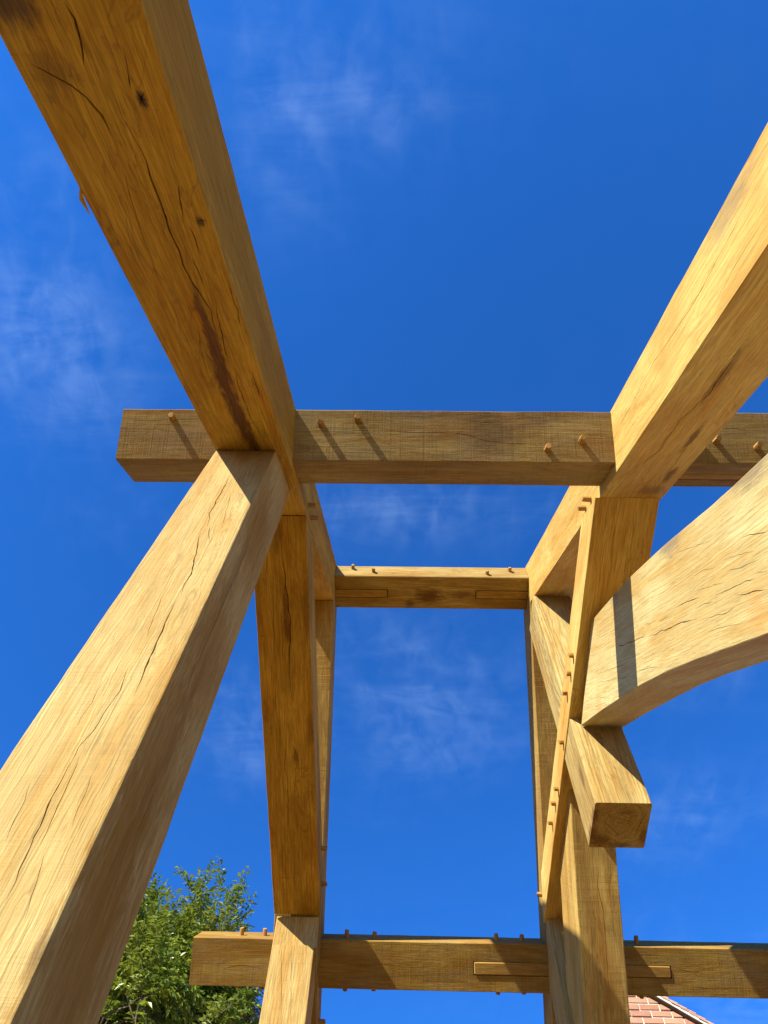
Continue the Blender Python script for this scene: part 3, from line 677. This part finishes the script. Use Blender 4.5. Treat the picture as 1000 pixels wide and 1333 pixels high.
# --- right truss
TZ0, TZ1 = 4.70, 4.985
def ny(z): return YR-(ZR-H/math.cos(AL)-z)/TA        # where the near rafter's underside is at height z
def fy(z): return YR+ZR-H*math.sqrt(2)-z
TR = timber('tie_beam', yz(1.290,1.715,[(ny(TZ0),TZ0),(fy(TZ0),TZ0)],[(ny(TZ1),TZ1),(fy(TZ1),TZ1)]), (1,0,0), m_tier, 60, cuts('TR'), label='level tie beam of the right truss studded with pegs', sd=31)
def king():
    x0, x1, y0, y1, zb, zt = 1.298, 1.672, 3.79, 4.19, 3.847, near_bot(3.79)-0.004
    sec = lambda z: [(x0,y0,z),(x1,y0,z),(x1,y1,z),(x0,y1,z)]
    return timber('hanging_post', [sec(zb), sec(zt)], (1,0,0), m_king, 30, cuts('K'), label='short hanging post with a cut lower end', sd=32, chamfer=0.006)
KP = king()
cb_top = [(-0.62,0.95),(-0.25,1.38),(0.2,1.88),(0.6,2.33),(0.95,2.72),(1.2,2.97),(1.438,3.225),(1.73,3.545),(1.98,3.805),(2.233,4.062),(2.58,4.385),(2.92,TZ0-0.006)]
cb_bot = [(-0.62,-0.20),(0.0,0.60),(0.6,1.33),(1.2,2.03),(1.563,2.436),(1.78,2.672),(2.02,2.933),(2.33,3.262),(2.65,3.58),(2.98,3.885),(3.30,4.178),(3.784,4.605)]
CB = timber('curved_brace', yz(1.366,1.690,cb_bot,cb_top), (1,0,0), m_brace, 60, cuts('CB'), label='curved brace at the right with a bright cracked side', sd=33, chips=0.002)
fb_bot = [(4.51,TZ0-0.006),(6.0,3.2)]; fb_top = [(5.35,TZ0-0.006),(6.0,4.05)]
FB = timber('brace', yz(1.366,1.695,[(4.50,TZ0-0.006),(5.97,3.23)],[(5.35,TZ0-0.006),(5.97,4.08)]), (1,0,0), m_fb, 30, cuts('FB'), label='straight brace falling behind the hanging post', sd=34)
P5 = post(1.312,1.700,5.975,6.375,near_bot(-9)*0+fy(0)-5.975-0.006+0.0,fy(0)-6.375-0.006,m_p2,'P5','far post under the right tie beam',35)
# near posts that carry the rafters' feet and the curved brace, behind the camera's view
for x0, x1, sd_ in ((LX0,LX1,41),(RX0,RX1,42)):
    post(x0+0.01,x1-0.01,-1.05,-0.62,near_bot(-1.05)-0.006,near_bot(-0.62)-0.006,m_p2,'P0','post behind the camera under the foot of the '+('left' if x0 < 0 else 'right')+' rafter',sd_)

# ------------------------------------------------------------------ pegs and splines
def peg_mesh(nm, r, ln, inside=0.03, sides=9, seed=0):
    rnd = random.Random(seed)
    vs = []; fs = []
    prof = [(-inside, 1.0), (ln*0.55, 1.0), (ln*0.93, 0.93), (ln, 0.78)]
    for (x, k) in prof:
        for j in range(sides):
            a = 2*math.pi*j/sides
            rr = r*k*(1+0.10*noise.noise(Vector((math.cos(a)*2+seed*5, math.sin(a)*2, x*20))))
            vs.append((x+(0.12*r*math.sin(a+seed) if x == ln else 0), rr*math.cos(a), rr*math.sin(a)))
    for i in range(len(prof)-1):
        for j in range(sides):
            a = i*sides+j; b = i*sides+(j+1) % sides; fs.append((a, b, b+sides, a+sides))
    fs.append(tuple(range(sides-1,-1,-1))); fs.append(tuple((len(prof)-1)*sides+j for j in range(sides)))
    me = bpy.data.meshes.new(nm); me.from_pydata(vs, [], fs); me.materials.append(m_peg)
    return me
def axis_matrix(p, axis, roll=0.0):
    ex = Vector(axis).normalized(); t = Vector((0,0,1)) if abs(ex.z) < 0.9 else Vector((1,0,0))
    ey = t.cross(ex).normalized(); ez = ex.cross(ey)
    mw = Matrix((ex, ey, ez)).transposed().to_4x4() @ Matrix.Rotation(roll, 4, 'X'); mw.translation = p
    return mw
PEGS = [peg_mesh('peg', 0.0112, 0.032, seed=i) for i in range(3)]
TIEP = [peg_mesh('peg', 0.0115, 0.019, seed=9+i, sides=8) for i in range(3)]
SMALL = [peg_mesh('peg', 0.0105, 0.024, seed=5+i, sides=6) for i in range(3)]
def peg(parent, p, axis, kind=PEGS, i=0, s=1.0):
    o = bpy.data.objects.new('peg', random.choice(kind)); link(o, parent)
    ax = Vector(axis)+Vector((random.uniform(-.05,.05), random.uniform(-.05,.05), random.uniform(-.05,.05)))
    mw = axis_matrix(W(p), ax, random.uniform(0,6)); place(o, mw @ Matrix.Scale(s*random.uniform(0.9,1.1), 4, (1,0,0)))
    return o
for x, u in ((-1.46,-.078),(-.511,-.115),(-.278,-.086),(.903,-.275),(1.12,-.22),(1.951,-.214),(2.196,-.254)):
    p = Vector((x, YR, ZR))-3.7187*Dv+u*Nv; peg(PA, p, -Dv)
for x in (-1.412,-1.2,-.456,-.204,.894,1.123,2.151):
    p = Vector((x, YR, ZR))+3.497*Ev-0.20*Mv; peg(PC, p, -Ev)
    q = Vector((x, YR, ZR))+3.868*Ev-0.20*Mv; peg(PC, q, Ev, s=0.8)
for px_, dz in ((-.50,.15),(-.28,.08),(.90,.06),(1.14,.13)):
    peg(RB, (px_,3.80,6.93+dz), (0,-1,0), SMALL)
for (y, z) in ((3.274,4.778),(3.446,4.79),(3.649,4.822),(4.075,4.763),(4.54,4.75),(4.727,4.78),(4.961,4.80)):
    peg(TR, (1.290,y,z), (-1,0,0), TIEP)
for (y, z) in ((2.075,4.92),(2.19,5.03)):
    peg(R2, (1.321,y,z), (-1,0,0))
peg(R4, (1.321,6.0,4.96), (-1,0,0)); 
for (y, z) in ((1.716,4.62),(1.905,4.80)): peg(R1, (LX1,y,z), (1,0,0))
for (y, z) in ((2.22,5.10),(2.364,5.20)): peg(R1, (LX1,y,z), (1,0,0))
for (y, z) in ((5.50,4.98),(5.80,4.86)): peg(TL, (LX1-0.004,y,z), (1,0,0))
for (y, z) in ((6.40,4.55),(6.75,4.25)): peg(R3, (LX1,y,z), (1,0,0))

def cut_boxes(o, mw, boxes):
    """mortice slots cut into a finished timber; boxes = (corner, three edges) in model units"""
    inv = mw.inverted(); cv = []; cf = []
    for (o_, vx, vy, vz) in boxes:
        k = len(cv)
        cv += [inv @ W(Vector(o_)+Vector(vx)*a+Vector(vy)*b+Vector(vz)*c) for a in (0,1) for b in (0,1) for c in (0,1)]
        cf += [tuple(k+i for i in f) for f in ((0,1,3,2),(4,6,7,5),(0,4,5,1),(2,3,7,6),(0,2,6,4),(1,5,7,3))]
    cm = bpy.data.meshes.new('cutter'); cm.from_pydata(cv, [], cf)
    bm = bmesh.new(); bm.from_mesh(cm); bmesh.ops.recalc_face_normals(bm, faces=bm.faces); bm.to_mesh(cm); bm.free()
    a = bpy.data.objects.new('blank', o.data); c = bpy.data.objects.new('cutter', cm)
    scene.collection.objects.link(a); scene.collection.objects.link(c)
    md = a.modifiers.new('b', 'BOOLEAN'); md.operation = 'DIFFERENCE'; md.object = c; md.solver = 'EXACT'
    dg = bpy.context.evaluated_depsgraph_get(); o.data = bpy.data.meshes.new_from_object(a.evaluated_get(dg))
    bpy.data.objects.remove(a); bpy.data.objects.remove(c)
cut_boxes(RB, TIMB['ridge_beam'][1], [((-0.71,3.952,6.88), (0.581,0,0), (0,0.101,0), (0,0,0.09)), ((0.782,3.952,6.88), (0.56,0,0), (0,0.101,0), (0,0,0.09))])
def splinter():
    mw = TIMB['rafter1'][1]; o_ = TIMB['rafter1'][0]
    vs = [Vector((0,0,0)), Vector((0.002,-0.004,0.002)), Vector((0.03,-0.016,0.004)), Vector((0.075,-0.010,0.006)), Vector((0.028,-0.008,-0.003)), Vector((0.03,-0.010,0.008))]
    sp_ = mesh_obj('splinter', vs, [(0,1,4),(1,2,4),(2,3,4),(0,4,5),(4,3,5),(3,2,5),(2,1,5),(1,0,5)], m_r1, o_)
    place(sp_, mw @ Matrix.Translation((1.40, -0.109, 0.113)))
splinter()
def bar(name, parent, ex, ey, ez, p0, size, mat, label=None):
    """a bevelled stick: p0 = corner (metres), size along ex, ey, ez"""
    vs = [Vector((size[0]*a, size[1]*b, size[2]*c)) for a in (0,1) for b in (0,1) for c in (0,1)]
    me = bpy.data.meshes.new(name); me.from_pydata(vs, [], [(0,1,3,2),(4,6,7,5),(0,4,5,1),(2,3,7,6),(0,2,6,4),(1,5,7,3)])
    bm = bmesh.new(); bm.from_mesh(me); bmesh.ops.recalc_face_normals(bm, faces=bm.faces)
    bmesh.ops.bevel(bm, geom=list(bm.edges), offset=min(size)*0.12, segments=1, affect='EDGES'); bm.to_mesh(me); bm.free()
    me.materials.append(mat)
    o = bpy.data.objects.new(name, me); link(o, parent)
    mw = Matrix((Vector(ex), Vector(ey), Vector(ez))).transposed().to_4x4(); mw.translation = p0; place(o, mw)
    if label: o['label'] = label
    return o
X = Vector((1,0,0))
SLOTS = []
def spline_far(x0, x1, e0, e1):      # in the far purlin's inner face
    p = Vector((x0, YR, ZR))+e0*Ev-0.30*Mv
    bar('spline', PC, X, Ev, -Mv, W(p), ((x1-x0)*S, (e1-e0)*S, 0.072*S), m_spl)
spline_far(0.674,1.330,3.640,3.738); spline_far(1.724,2.378,3.640,3.730)
def spline_ridge(x0, x1):
    bar('spline', RB, X, Vector((0,1,0)), Vector((0,0,-1)), W((x0,3.960,6.95)), ((x1-x0)*S, 0.085*S, 0.045*S), m_spl)
spline_ridge(-0.683,-0.137); spline_ridge(0.790,1.325)
p = Vector((1.724, YR, ZR))-3.56*Dv-0.33*Nv
bar('spline', PA, X, Dv, -Nv, W(p), (0.62*S, 0.08*S, 0.038*S), m_spl)

#TREE_HOUSE
# ------------------------------------------------------------------ brick house behind
m_brick = bpy.data.materials.new('brick'); m_brick.use_nodes = True
def brick_mat():
    nt = m_brick.node_tree; bs = nt.nodes['Principled BSDF']; bs.inputs['Roughness'].default_value = 0.9; bs.inputs['Specular IOR Level'].default_value = 0.2
    tc = new(nt, 'ShaderNodeTexCoord'); ge = new(nt, 'ShaderNodeNewGeometry'); oi = new(nt, 'ShaderNodeObjectInfo')
    n = nnoise(nt, tc.outputs['Object'], 34, 5, 0.7); n2 = nnoise(nt, tc.outputs['Object'], 9, 3, 0.6)
    rn = nmath(nt, 'FRACT', nmath(nt, 'ADD', oi.outputs['Random'], ge.outputs['Random Per Island']))
    col = mixc(nt, rn, (0.27,0.128,0.075), (0.37,0.20,0.12))
    col = mixc(nt, nmath(nt, 'MULTIPLY', smooth(nt, n, 0.45, 0.75), 0.4), col, (0.44,0.25,0.15))
    col = mixc(nt, nmath(nt, 'MULTIPLY', smooth(nt, n2, 0.55, 0.8), 0.35), col, (0.22,0.11,0.085))
    nt.links.new(col, bs.inputs['Base Color'])
    b = new(nt, 'ShaderNodeBump'); b.inputs['Distance'].default_value = 0.004; nt.links.new(n, b.inputs['Height']); nt.links.new(b.outputs[0], bs.inputs['Normal'])
brick_mat()
m_mortar = flat_mat('lime mortar', (0.52,0.43,0.31), 0.95, 0.2, 40, 0.003)
m_tile = flat_mat('clay roof tile', (0.34,0.20,0.13), 0.85, 0.35, 14, 0.003)
m_under = flat_mat('dark undercloak', (0.09,0.07,0.055), 0.8, 0.3, 12)
m_white = flat_mat('pale verge mortar', (0.62,0.55,0.42), 0.9, 0.2, 30, 0.003)
HX, HY, HZ, HW, HP = 2.64, 8.5, 7.36, 3.3, math.radians(34.5)     # gable apex, half width, pitch
house = bpy.data.objects.new('brick_house', None); link(house); house.location = (HX, HY, 0)
tag(house, label='red brick gable end with pale mortar and a tiled verge behind the right far post', category='house')
tp = math.tan(HP); EZ = HZ-HW*tp
# wall body (mortar), 12 mm behind the brick faces
b_ = 0.02
vs = []
for y in (HY+0.012, HY+7.0):
    vs += [(HX-HW+b_, y, 0), (HX+HW-b_, y, 0), (HX+HW-b_, y, EZ), (HX, y, HZ-b_), (HX-HW+b_, y, EZ)]
wall = mesh_obj('gable_wall', vs, [(0,1,2,3,4), (9,8,7,6,5), (0,5,6,1), (1,6,7,2), (2,7,8,3), (3,8,9,4), (4,9,5,0)], m_mortar, house)
place(wall, Matrix.Identity(4))
def clip(poly, a, b, c):          # keep a*x+b*z <= c
    out = []
    for i in range(len(poly)):
        p, q = poly[i], poly[(i+1) % len(poly)]
        dp, dq = a*p[0]+b*p[1]-c, a*q[0]+b*q[1]-c
        if dp <= 0: out.append(p)
        if (dp < 0) != (dq < 0):
            t = dp/(dp-dq); out.append((p[0]+(q[0]-p[0])*t, p[1]+(q[1]-p[1])*t))
    return out
def brick_geo(poly):
    n = len(poly); f = 0.004
    cx_ = sum(p[0] for p in poly)/n; cz_ = sum(p[1] for p in poly)/n
    v = [(x, 0.045, z) for x, z in poly]+[(x, f, z) for x, z in poly]+[(x+(cx_-x)*0.035, 0.0, z+(cz_-z)*0.10) for x, z in poly]
    fs = [tuple(2*n+i for i in range(n))]
    for i in range(n):
        j = (i+1) % n
        fs += [(i, j, n+j, n+i), (n+i, n+j, 2*n+j, 2*n+i)]
    return v, fs
rb = random.Random(3)
whole = None; joined_v = []; joined_f = []; nb = 0
row = 0; z = 0.02
rows_total = int((HZ-0.02)/0.075)
BL, BH, PX, PZ = 0.211, 0.062, 0.225, 0.075
for row in range(rows_total+1):
    z = 0.02+row*PZ
    hw = min(HW, (HZ-z)/tp)
    if hw < 0.05: break
    x = HX-HW-PX+(0.5*PX if row % 2 else 0)
    while x < HX+HW:
        jx = rb.uniform(-.003, .003); jz = rb.uniform(-.002, .002)
        rect = [(x+jx, z+jz), (x+jx+BL, z+jz), (x+jx+BL, z+jz+BH), (x+jx, z+jz+BH)]
        full = rect
        p = clip(rect, 1, 0, HX+HW-0.002); p = clip(p, -1, 0, -(HX-HW+0.002)) if p else p
        p = clip(p, tp, 1, HZ+tp*HX-0.008) if p else p
        p = clip(p, -tp, 1, HZ-tp*HX-0.008) if p else p
        x += PX
        if len(p) < 3: continue
        ar = abs(sum(p[i][0]*p[(i+1) % len(p)][1]-p[(i+1) % len(p)][0]*p[i][1] for i in range(len(p))))/2
        if ar < 0.0012: continue
        dy = rb.uniform(-0.003, 0.003)
        if z > HZ-1.15:
            isfull = abs(ar-BL*BH) < 1e-6
            ox, oz = rect[0]
            if isfull and whole is not None:
                o = bpy.data.objects.new('brick', whole); link(o, wall)
            else:
                v, f = brick_geo([(a-ox, c-oz) for a, c in p])
                o = mesh_obj('brick', v, f, m_brick, wall)
                bm = bmesh.new(); bm.from_mesh(o.data); bmesh.ops.recalc_face_normals(bm, faces=bm.faces); bm.to_mesh(o.data); bm.free()
                if isfull: whole = o.data
            place(o, Matrix.Translation((ox, HY+dy, oz))); nb += 1
        else:
            v, f = brick_geo(p); k = len(joined_v)
            joined_v += [(a, b+HY+dy, c) for a, b, c in v]; joined_f += [tuple(k+i for i in q) for q in f]
o = mesh_obj('brickwork', joined_v, joined_f, m_brick, wall); place(o, Matrix.Identity(4)); o['kind'] = 'stuff'
# roof: slabs, undercloak, verge mortar, verge tiles
ov = 0.055
roof = None
for sg in (1, -1):
    d = Vector((sg*math.cos(HP), 0, -math.sin(HP))); n = Vector((sg*math.sin(HP), 0, math.cos(HP)))
    A = Vector((HX, HY, HZ)); Ls = HW/math.cos(HP)+0.25
    def slab(name, y0, y1, n0, n1, mat, par, l0=0.0, l1=Ls):
        v = [A+d*l+n*nn+Vector((0, y-HY, 0)) for l in (l0, l1) for y in (y0, y1) for nn in (n0, n1)]
        o = mesh_obj(name, v, [(0,1,3,2),(4,6,7,5),(0,4,5,1),(2,3,7,6),(0,2,6,4),(1,5,7,3)], mat, par); place(o, Matrix.Identity(4))
        bm = bmesh.new(); bm.from_mesh(o.data); bmesh.ops.recalc_face_normals(bm, faces=bm.faces); bm.to_mesh(o.data); bm.free(); return o
    if roof is None:
        roof = slab('roof', HY+0.12, HY+7.1, 0.012, 0.05, m_tile, house)
    else: slab('roof_slope', HY+0.12, HY+7.1, 0.0125, 0.0505, m_tile, roof)
    slab('undercloak', HY-ov, HY+0.118, 0.006, 0.016, m_under, roof, -0.01)
    slab('verge_mortar', HY-ov+0.012, HY+0.115, 0.0165, 0.048, m_white, roof, 0.0)
    # tiles along the verge, lapped three deep at a 100 mm gauge
    tv = [(a*0.265, b*0.165, c*0.013) for a in (0,1) for b in (0,1) for c in (0,1)]
    if sg == 1:
        tm = bpy.data.meshes.new('tile'); tm.from_pydata(tv, [], [(0,1,3,2),(4,6,7,5),(0,4,5,1),(2,3,7,6),(0,2,6,4),(1,5,7,3)])
        bm = bmesh.new(); bm.from_mesh(tm); bmesh.ops.recalc_face_normals(bm, faces=bm.faces)
        bmesh.ops.bevel(bm, geom=list(bm.edges), offset=0.002, segments=1, affect='EDGES'); bm.to_mesh(tm); bm.free(); tm.materials.append(m_tile)
    k = 0
    while k*0.10 < Ls:
        o = bpy.data.objects.new('tile', tm); link(o, roof)
        # the tail of each tile rides on the one below, so it lies flatter than the slope
        ex = (d+n*0.105).normalized(); ey = Vector((0,1,0)); ez = ex.cross(ey)
        if ez.dot(n) < 0: ey = Vector((0,-1,0)); ez = ex.cross(ey)
        y0 = HY-ov+rb.uniform(-.006, .006)
        org = A+d*(k*0.10-0.12)+n*(0.040+rb.uniform(-.001,.002)); org.y = y0 if ey.y > 0 else y0+0.165
        mw = Matrix((ex, ey, ez)).transposed().to_4x4(); mw.translation = org; place(o, mw); k += 1
rows = []
# courses of tiles over the rest of the roof, joined
sv = []; sf = []
for sg in (1, -1):
    d = Vector((sg*math.cos(HP), 0, -math.sin(HP))); n = Vector((sg*math.sin(HP), 0, math.cos(HP))); A = Vector((HX, HY, HZ))
    k = 0
    while k*0.10 < HW/math.cos(HP)+0.25:
        for j in range(41):
            y0 = HY+0.125+j*0.17+(0.085 if k % 2 else 0); 
            p = A+d*(k*0.10-0.0)+n*0.052; t = rb.uniform(0, .004); b0 = len(sv)
            for l, h in ((0.0, 0.0), (0.115, 0.012)):
                for yy in (y0, y0+0.166):
                    for hh in (0, 0.012):
                        q = p+d*l+n*(h+hh+t); sv.append((q.x, yy, q.z))
            sf += [tuple(b0+i for i in f) for f in ((0,1,3,2),(4,6,7,5),(0,4,5,1),(2,3,7,6),(1,5,7,3))]
        k += 1
o = mesh_obj('tiling', sv, sf, m_tile, roof); place(o, Matrix.Identity(4)); o['kind'] = 'stuff'

# ------------------------------------------------------------------ tree
m_bark = flat_mat('bark', (0.10,0.075,0.05), 0.9, 0.35, 18, 0.01)
m_leaf = bpy.data.materials.new('leaf'); m_leaf.use_nodes = True
def leaf_mat():
    nt = m_leaf.node_tree; nt.nodes.clear(); out = new(nt, 'ShaderNodeOutputMaterial')
    bs = new(nt, 'ShaderNodeBsdfPrincipled'); tr = new(nt, 'ShaderNodeBsdfTranslucent'); mxs = new(nt, 'ShaderNodeMixShader'); mxs.inputs[0].default_value = 0.34
    ge = new(nt, 'ShaderNodeNewGeometry'); tc = new(nt, 'ShaderNodeTexCoord')
    n = nnoise(nt, tc.outputs['Object'], 0.9, 2, 0.5)
    col = mixc(nt, ge.outputs['Random Per Island'], (0.06,0.12,0.010), (0.21,0.26,0.028))
    col = mixc(nt, smooth(nt, n, 0.45, 0.7), col, (0.20,0.235,0.030))
    nt.links.new(col, bs.inputs['Base Color']); bs.inputs['Roughness'].default_value = 0.4; bs.inputs['Specular IOR Level'].default_value = 0.4
    c2 = mixc(nt, 0.5, col, (0.22,0.26,0.02)); nt.links.new(c2, tr.inputs['Color'])
    nt.links.new(bs.outputs[0], mxs.inputs[1]); nt.links.new(tr.outputs[0], mxs.inputs[2]); nt.links.new(mxs.outputs[0], out.inputs[0])
leaf_mat()
TX, TY = -4.0, 9.9
tree = bpy.data.objects.new('leafy_tree', None); link(tree); tree.location = (TX, TY, 0)
tag(tree, label='leafy green tree with narrow leaves behind the near post', category='tree')
rt = random.Random(11)
bv = []; bf = []
def tube(pts, radii, sides=6):
    k0 = len(bv)
    for i, p in enumerate(pts):
        a = pts[max(0, i-1)]; b = pts[min(len(pts)-1, i+1)]; t = (b-a).normalized()
        u = t.orthogonal().normalized(); w = t.cross(u)
        for j in range(sides):
            an = 2*math.pi*j/sides; bv.append(p+(u*math.cos(an)+w*math.sin(an))*radii[i])
    for i in range(len(pts)-1):
        for j in range(sides):
            a = k0+i*sides+j; b = k0+i*sides+(j+1) % sides; bf.append((a, b, b+sides, a+sides))
def rv(s): return Vector((rt.uniform(-s, s), rt.uniform(-s, s), rt.uniform(-s, s)))
trunk_pts = [Vector((TX, TY, 0)), Vector((TX+.05, TY, 1.6)), Vector((TX-.05, TY+.05, 3.4)), Vector((TX+.08, TY, 5.4)), Vector((TX, TY-.05, 7.0)), Vector((TX+.1, TY, 8.3)), Vector((TX+.2, TY-.1, 9.0))]
tube(trunk_pts, [.24, .19, .16, .125, .085, .045, .015], 10)
trunk = mesh_obj('trunk', bv, bf, m_bark, tree, True); place(trunk, Matrix.Identity(4))
bv = []; bf = []
twigs = []        # (start, direction, length)
def on_trunk(z):
    for a, b in zip(trunk_pts[:-1], trunk_pts[1:]):
        if a.z <= z <= b.z: return a.lerp(b, (z-a.z)/(b.z-a.z))
    return trunk_pts[-1]
def limb(p0, p1, r, depth):
    n = 6; mid = (p0+p1)/2+rv((p1-p0).length*0.10)
    pts = []
    for i in range(n+1):
        t = i/n; q = p0*(1-t)**2+mid*2*t*(1-t)+p1*t*t; pts.append(q+rv(0.02*(p1-p0).length)*(1 if 0 < i < n else 0))
    tube(pts, [r*(1-0.85*i/n)+0.002 for i in range(n+1)], 6 if depth == 0 else 5)
    L_ = (p1-p0).length
    if depth < 2:
        k = 8 if depth == 0 else 6
        for i in range(k):
            t = 0.28+0.72*(i+rt.random())/k; j = min(n-1, int(t*n)); q = pts[j].lerp(pts[j+1], t*n-j)
            dr = ((p1-p0).normalized()*0.8+rv(0.85)); dr.z += 0.15; dr.normalize()
            limb(q, q+dr*L_*rt.uniform(0.30, 0.52)*(1.0-0.25*t), r*0.45*(1-0.6*t)+0.003, depth+1)
    else:
        for i in range(4):
            t = 0.3+0.7*(i+rt.random())/4; j = min(n-1, int(t*n)); q = pts[j].lerp(pts[j+1], t*n-j)
            dr = (p1-p0).normalized()+rv(0.8); dr.z += 0.05
            twigs.append((q, dr.normalized(), rt.uniform(0.20, 0.38)))
        twigs.append((p1, (p1-p0).normalized()+rv(0.3), rt.uniform(0.22, 0.42)))
CZ, RXY, RZ = 5.8, 2.45, 3.2
for i in range(44):
    zt = 2.4+6.0*(i+rt.random()*0.8)/44
    a = i*2.39996+rt.uniform(-.4, .4)
    ze = min(CZ+RZ*0.97, zt+rt.uniform(0.5, 1.5))
    rr = RXY*math.sqrt(max(0.03, 1-((ze-CZ)/RZ)**2))*rt.uniform(0.72, 1.02)
    limb(on_trunk(zt), Vector((TX+rr*math.cos(a), TY+rr*math.sin(a), ze)), 0.050*(1-0.06*zt), 0)
# two airy leaders reaching out to the right of the crown, as in the photograph
limb(on_trunk(6.4), Vector((-2.45, 9.55, 8.35)), 0.035, 0)
for tp_, tz_ in (((-2.75,9.6,7.7),5.4),((-2.5,9.5,7.3),5.0),((-2.95,9.4,8.3),6.2),((-2.35,9.6,7.5),5.2),((-2.7,9.3,8.0),5.9),((-2.4,9.7,7.0),4.8)): limb(on_trunk(tz_), Vector(tp_), 0.032, 0)
limb(on_trunk(5.8), Vector((-2.22, 9.75, 7.9)), 0.032, 0)
bo = mesh_obj('branches', bv, bf, m_bark, tree, True); place(bo, Matrix.Identity(4))
lv = []; lf = []
for (p, d, L_) in twigs:
    if p.x > -1.95: continue
    d = d.normalized(); n = max(9, int(L_*50)); q = p.copy()
    for i in range(n):
        t = i/n
        d2 = (d+Vector((0, 0, -0.55*t))).normalized(); q = q+d2*(L_/n)
        for side in (0,):
            s = d2.cross(Vector((0, 0, 1))+rv(0.3)).normalized()*(1 if i % 2 else -1)
            ld = (d2*0.65+s*0.85+rv(0.45)); ld.z -= 0.20; ld.normalize()
            up = (Vector((0, 0, 1))+rv(0.75)).normalized(); w = ld.cross(up).normalized(); nn = w.cross(ld)
            ll = rt.uniform(0.06, 0.115); lw = ll*rt.uniform(0.17, 0.24); b0 = len(lv)
            lv += [q, q+ld*ll*0.45+w*lw+nn*lw*0.3, q+ld*ll-Vector((0,0,ll*0.12)), q+ld*ll*0.45-w*lw+nn*lw*0.3]
            lf += [(b0, b0+1, b0+2), (b0, b0+2, b0+3)]
crown = mesh_obj('crown', lv, lf, m_leaf, tree); place(crown, Matrix.Identity(4))
print('leaves', len(lf)//2, 'bricks', nb)
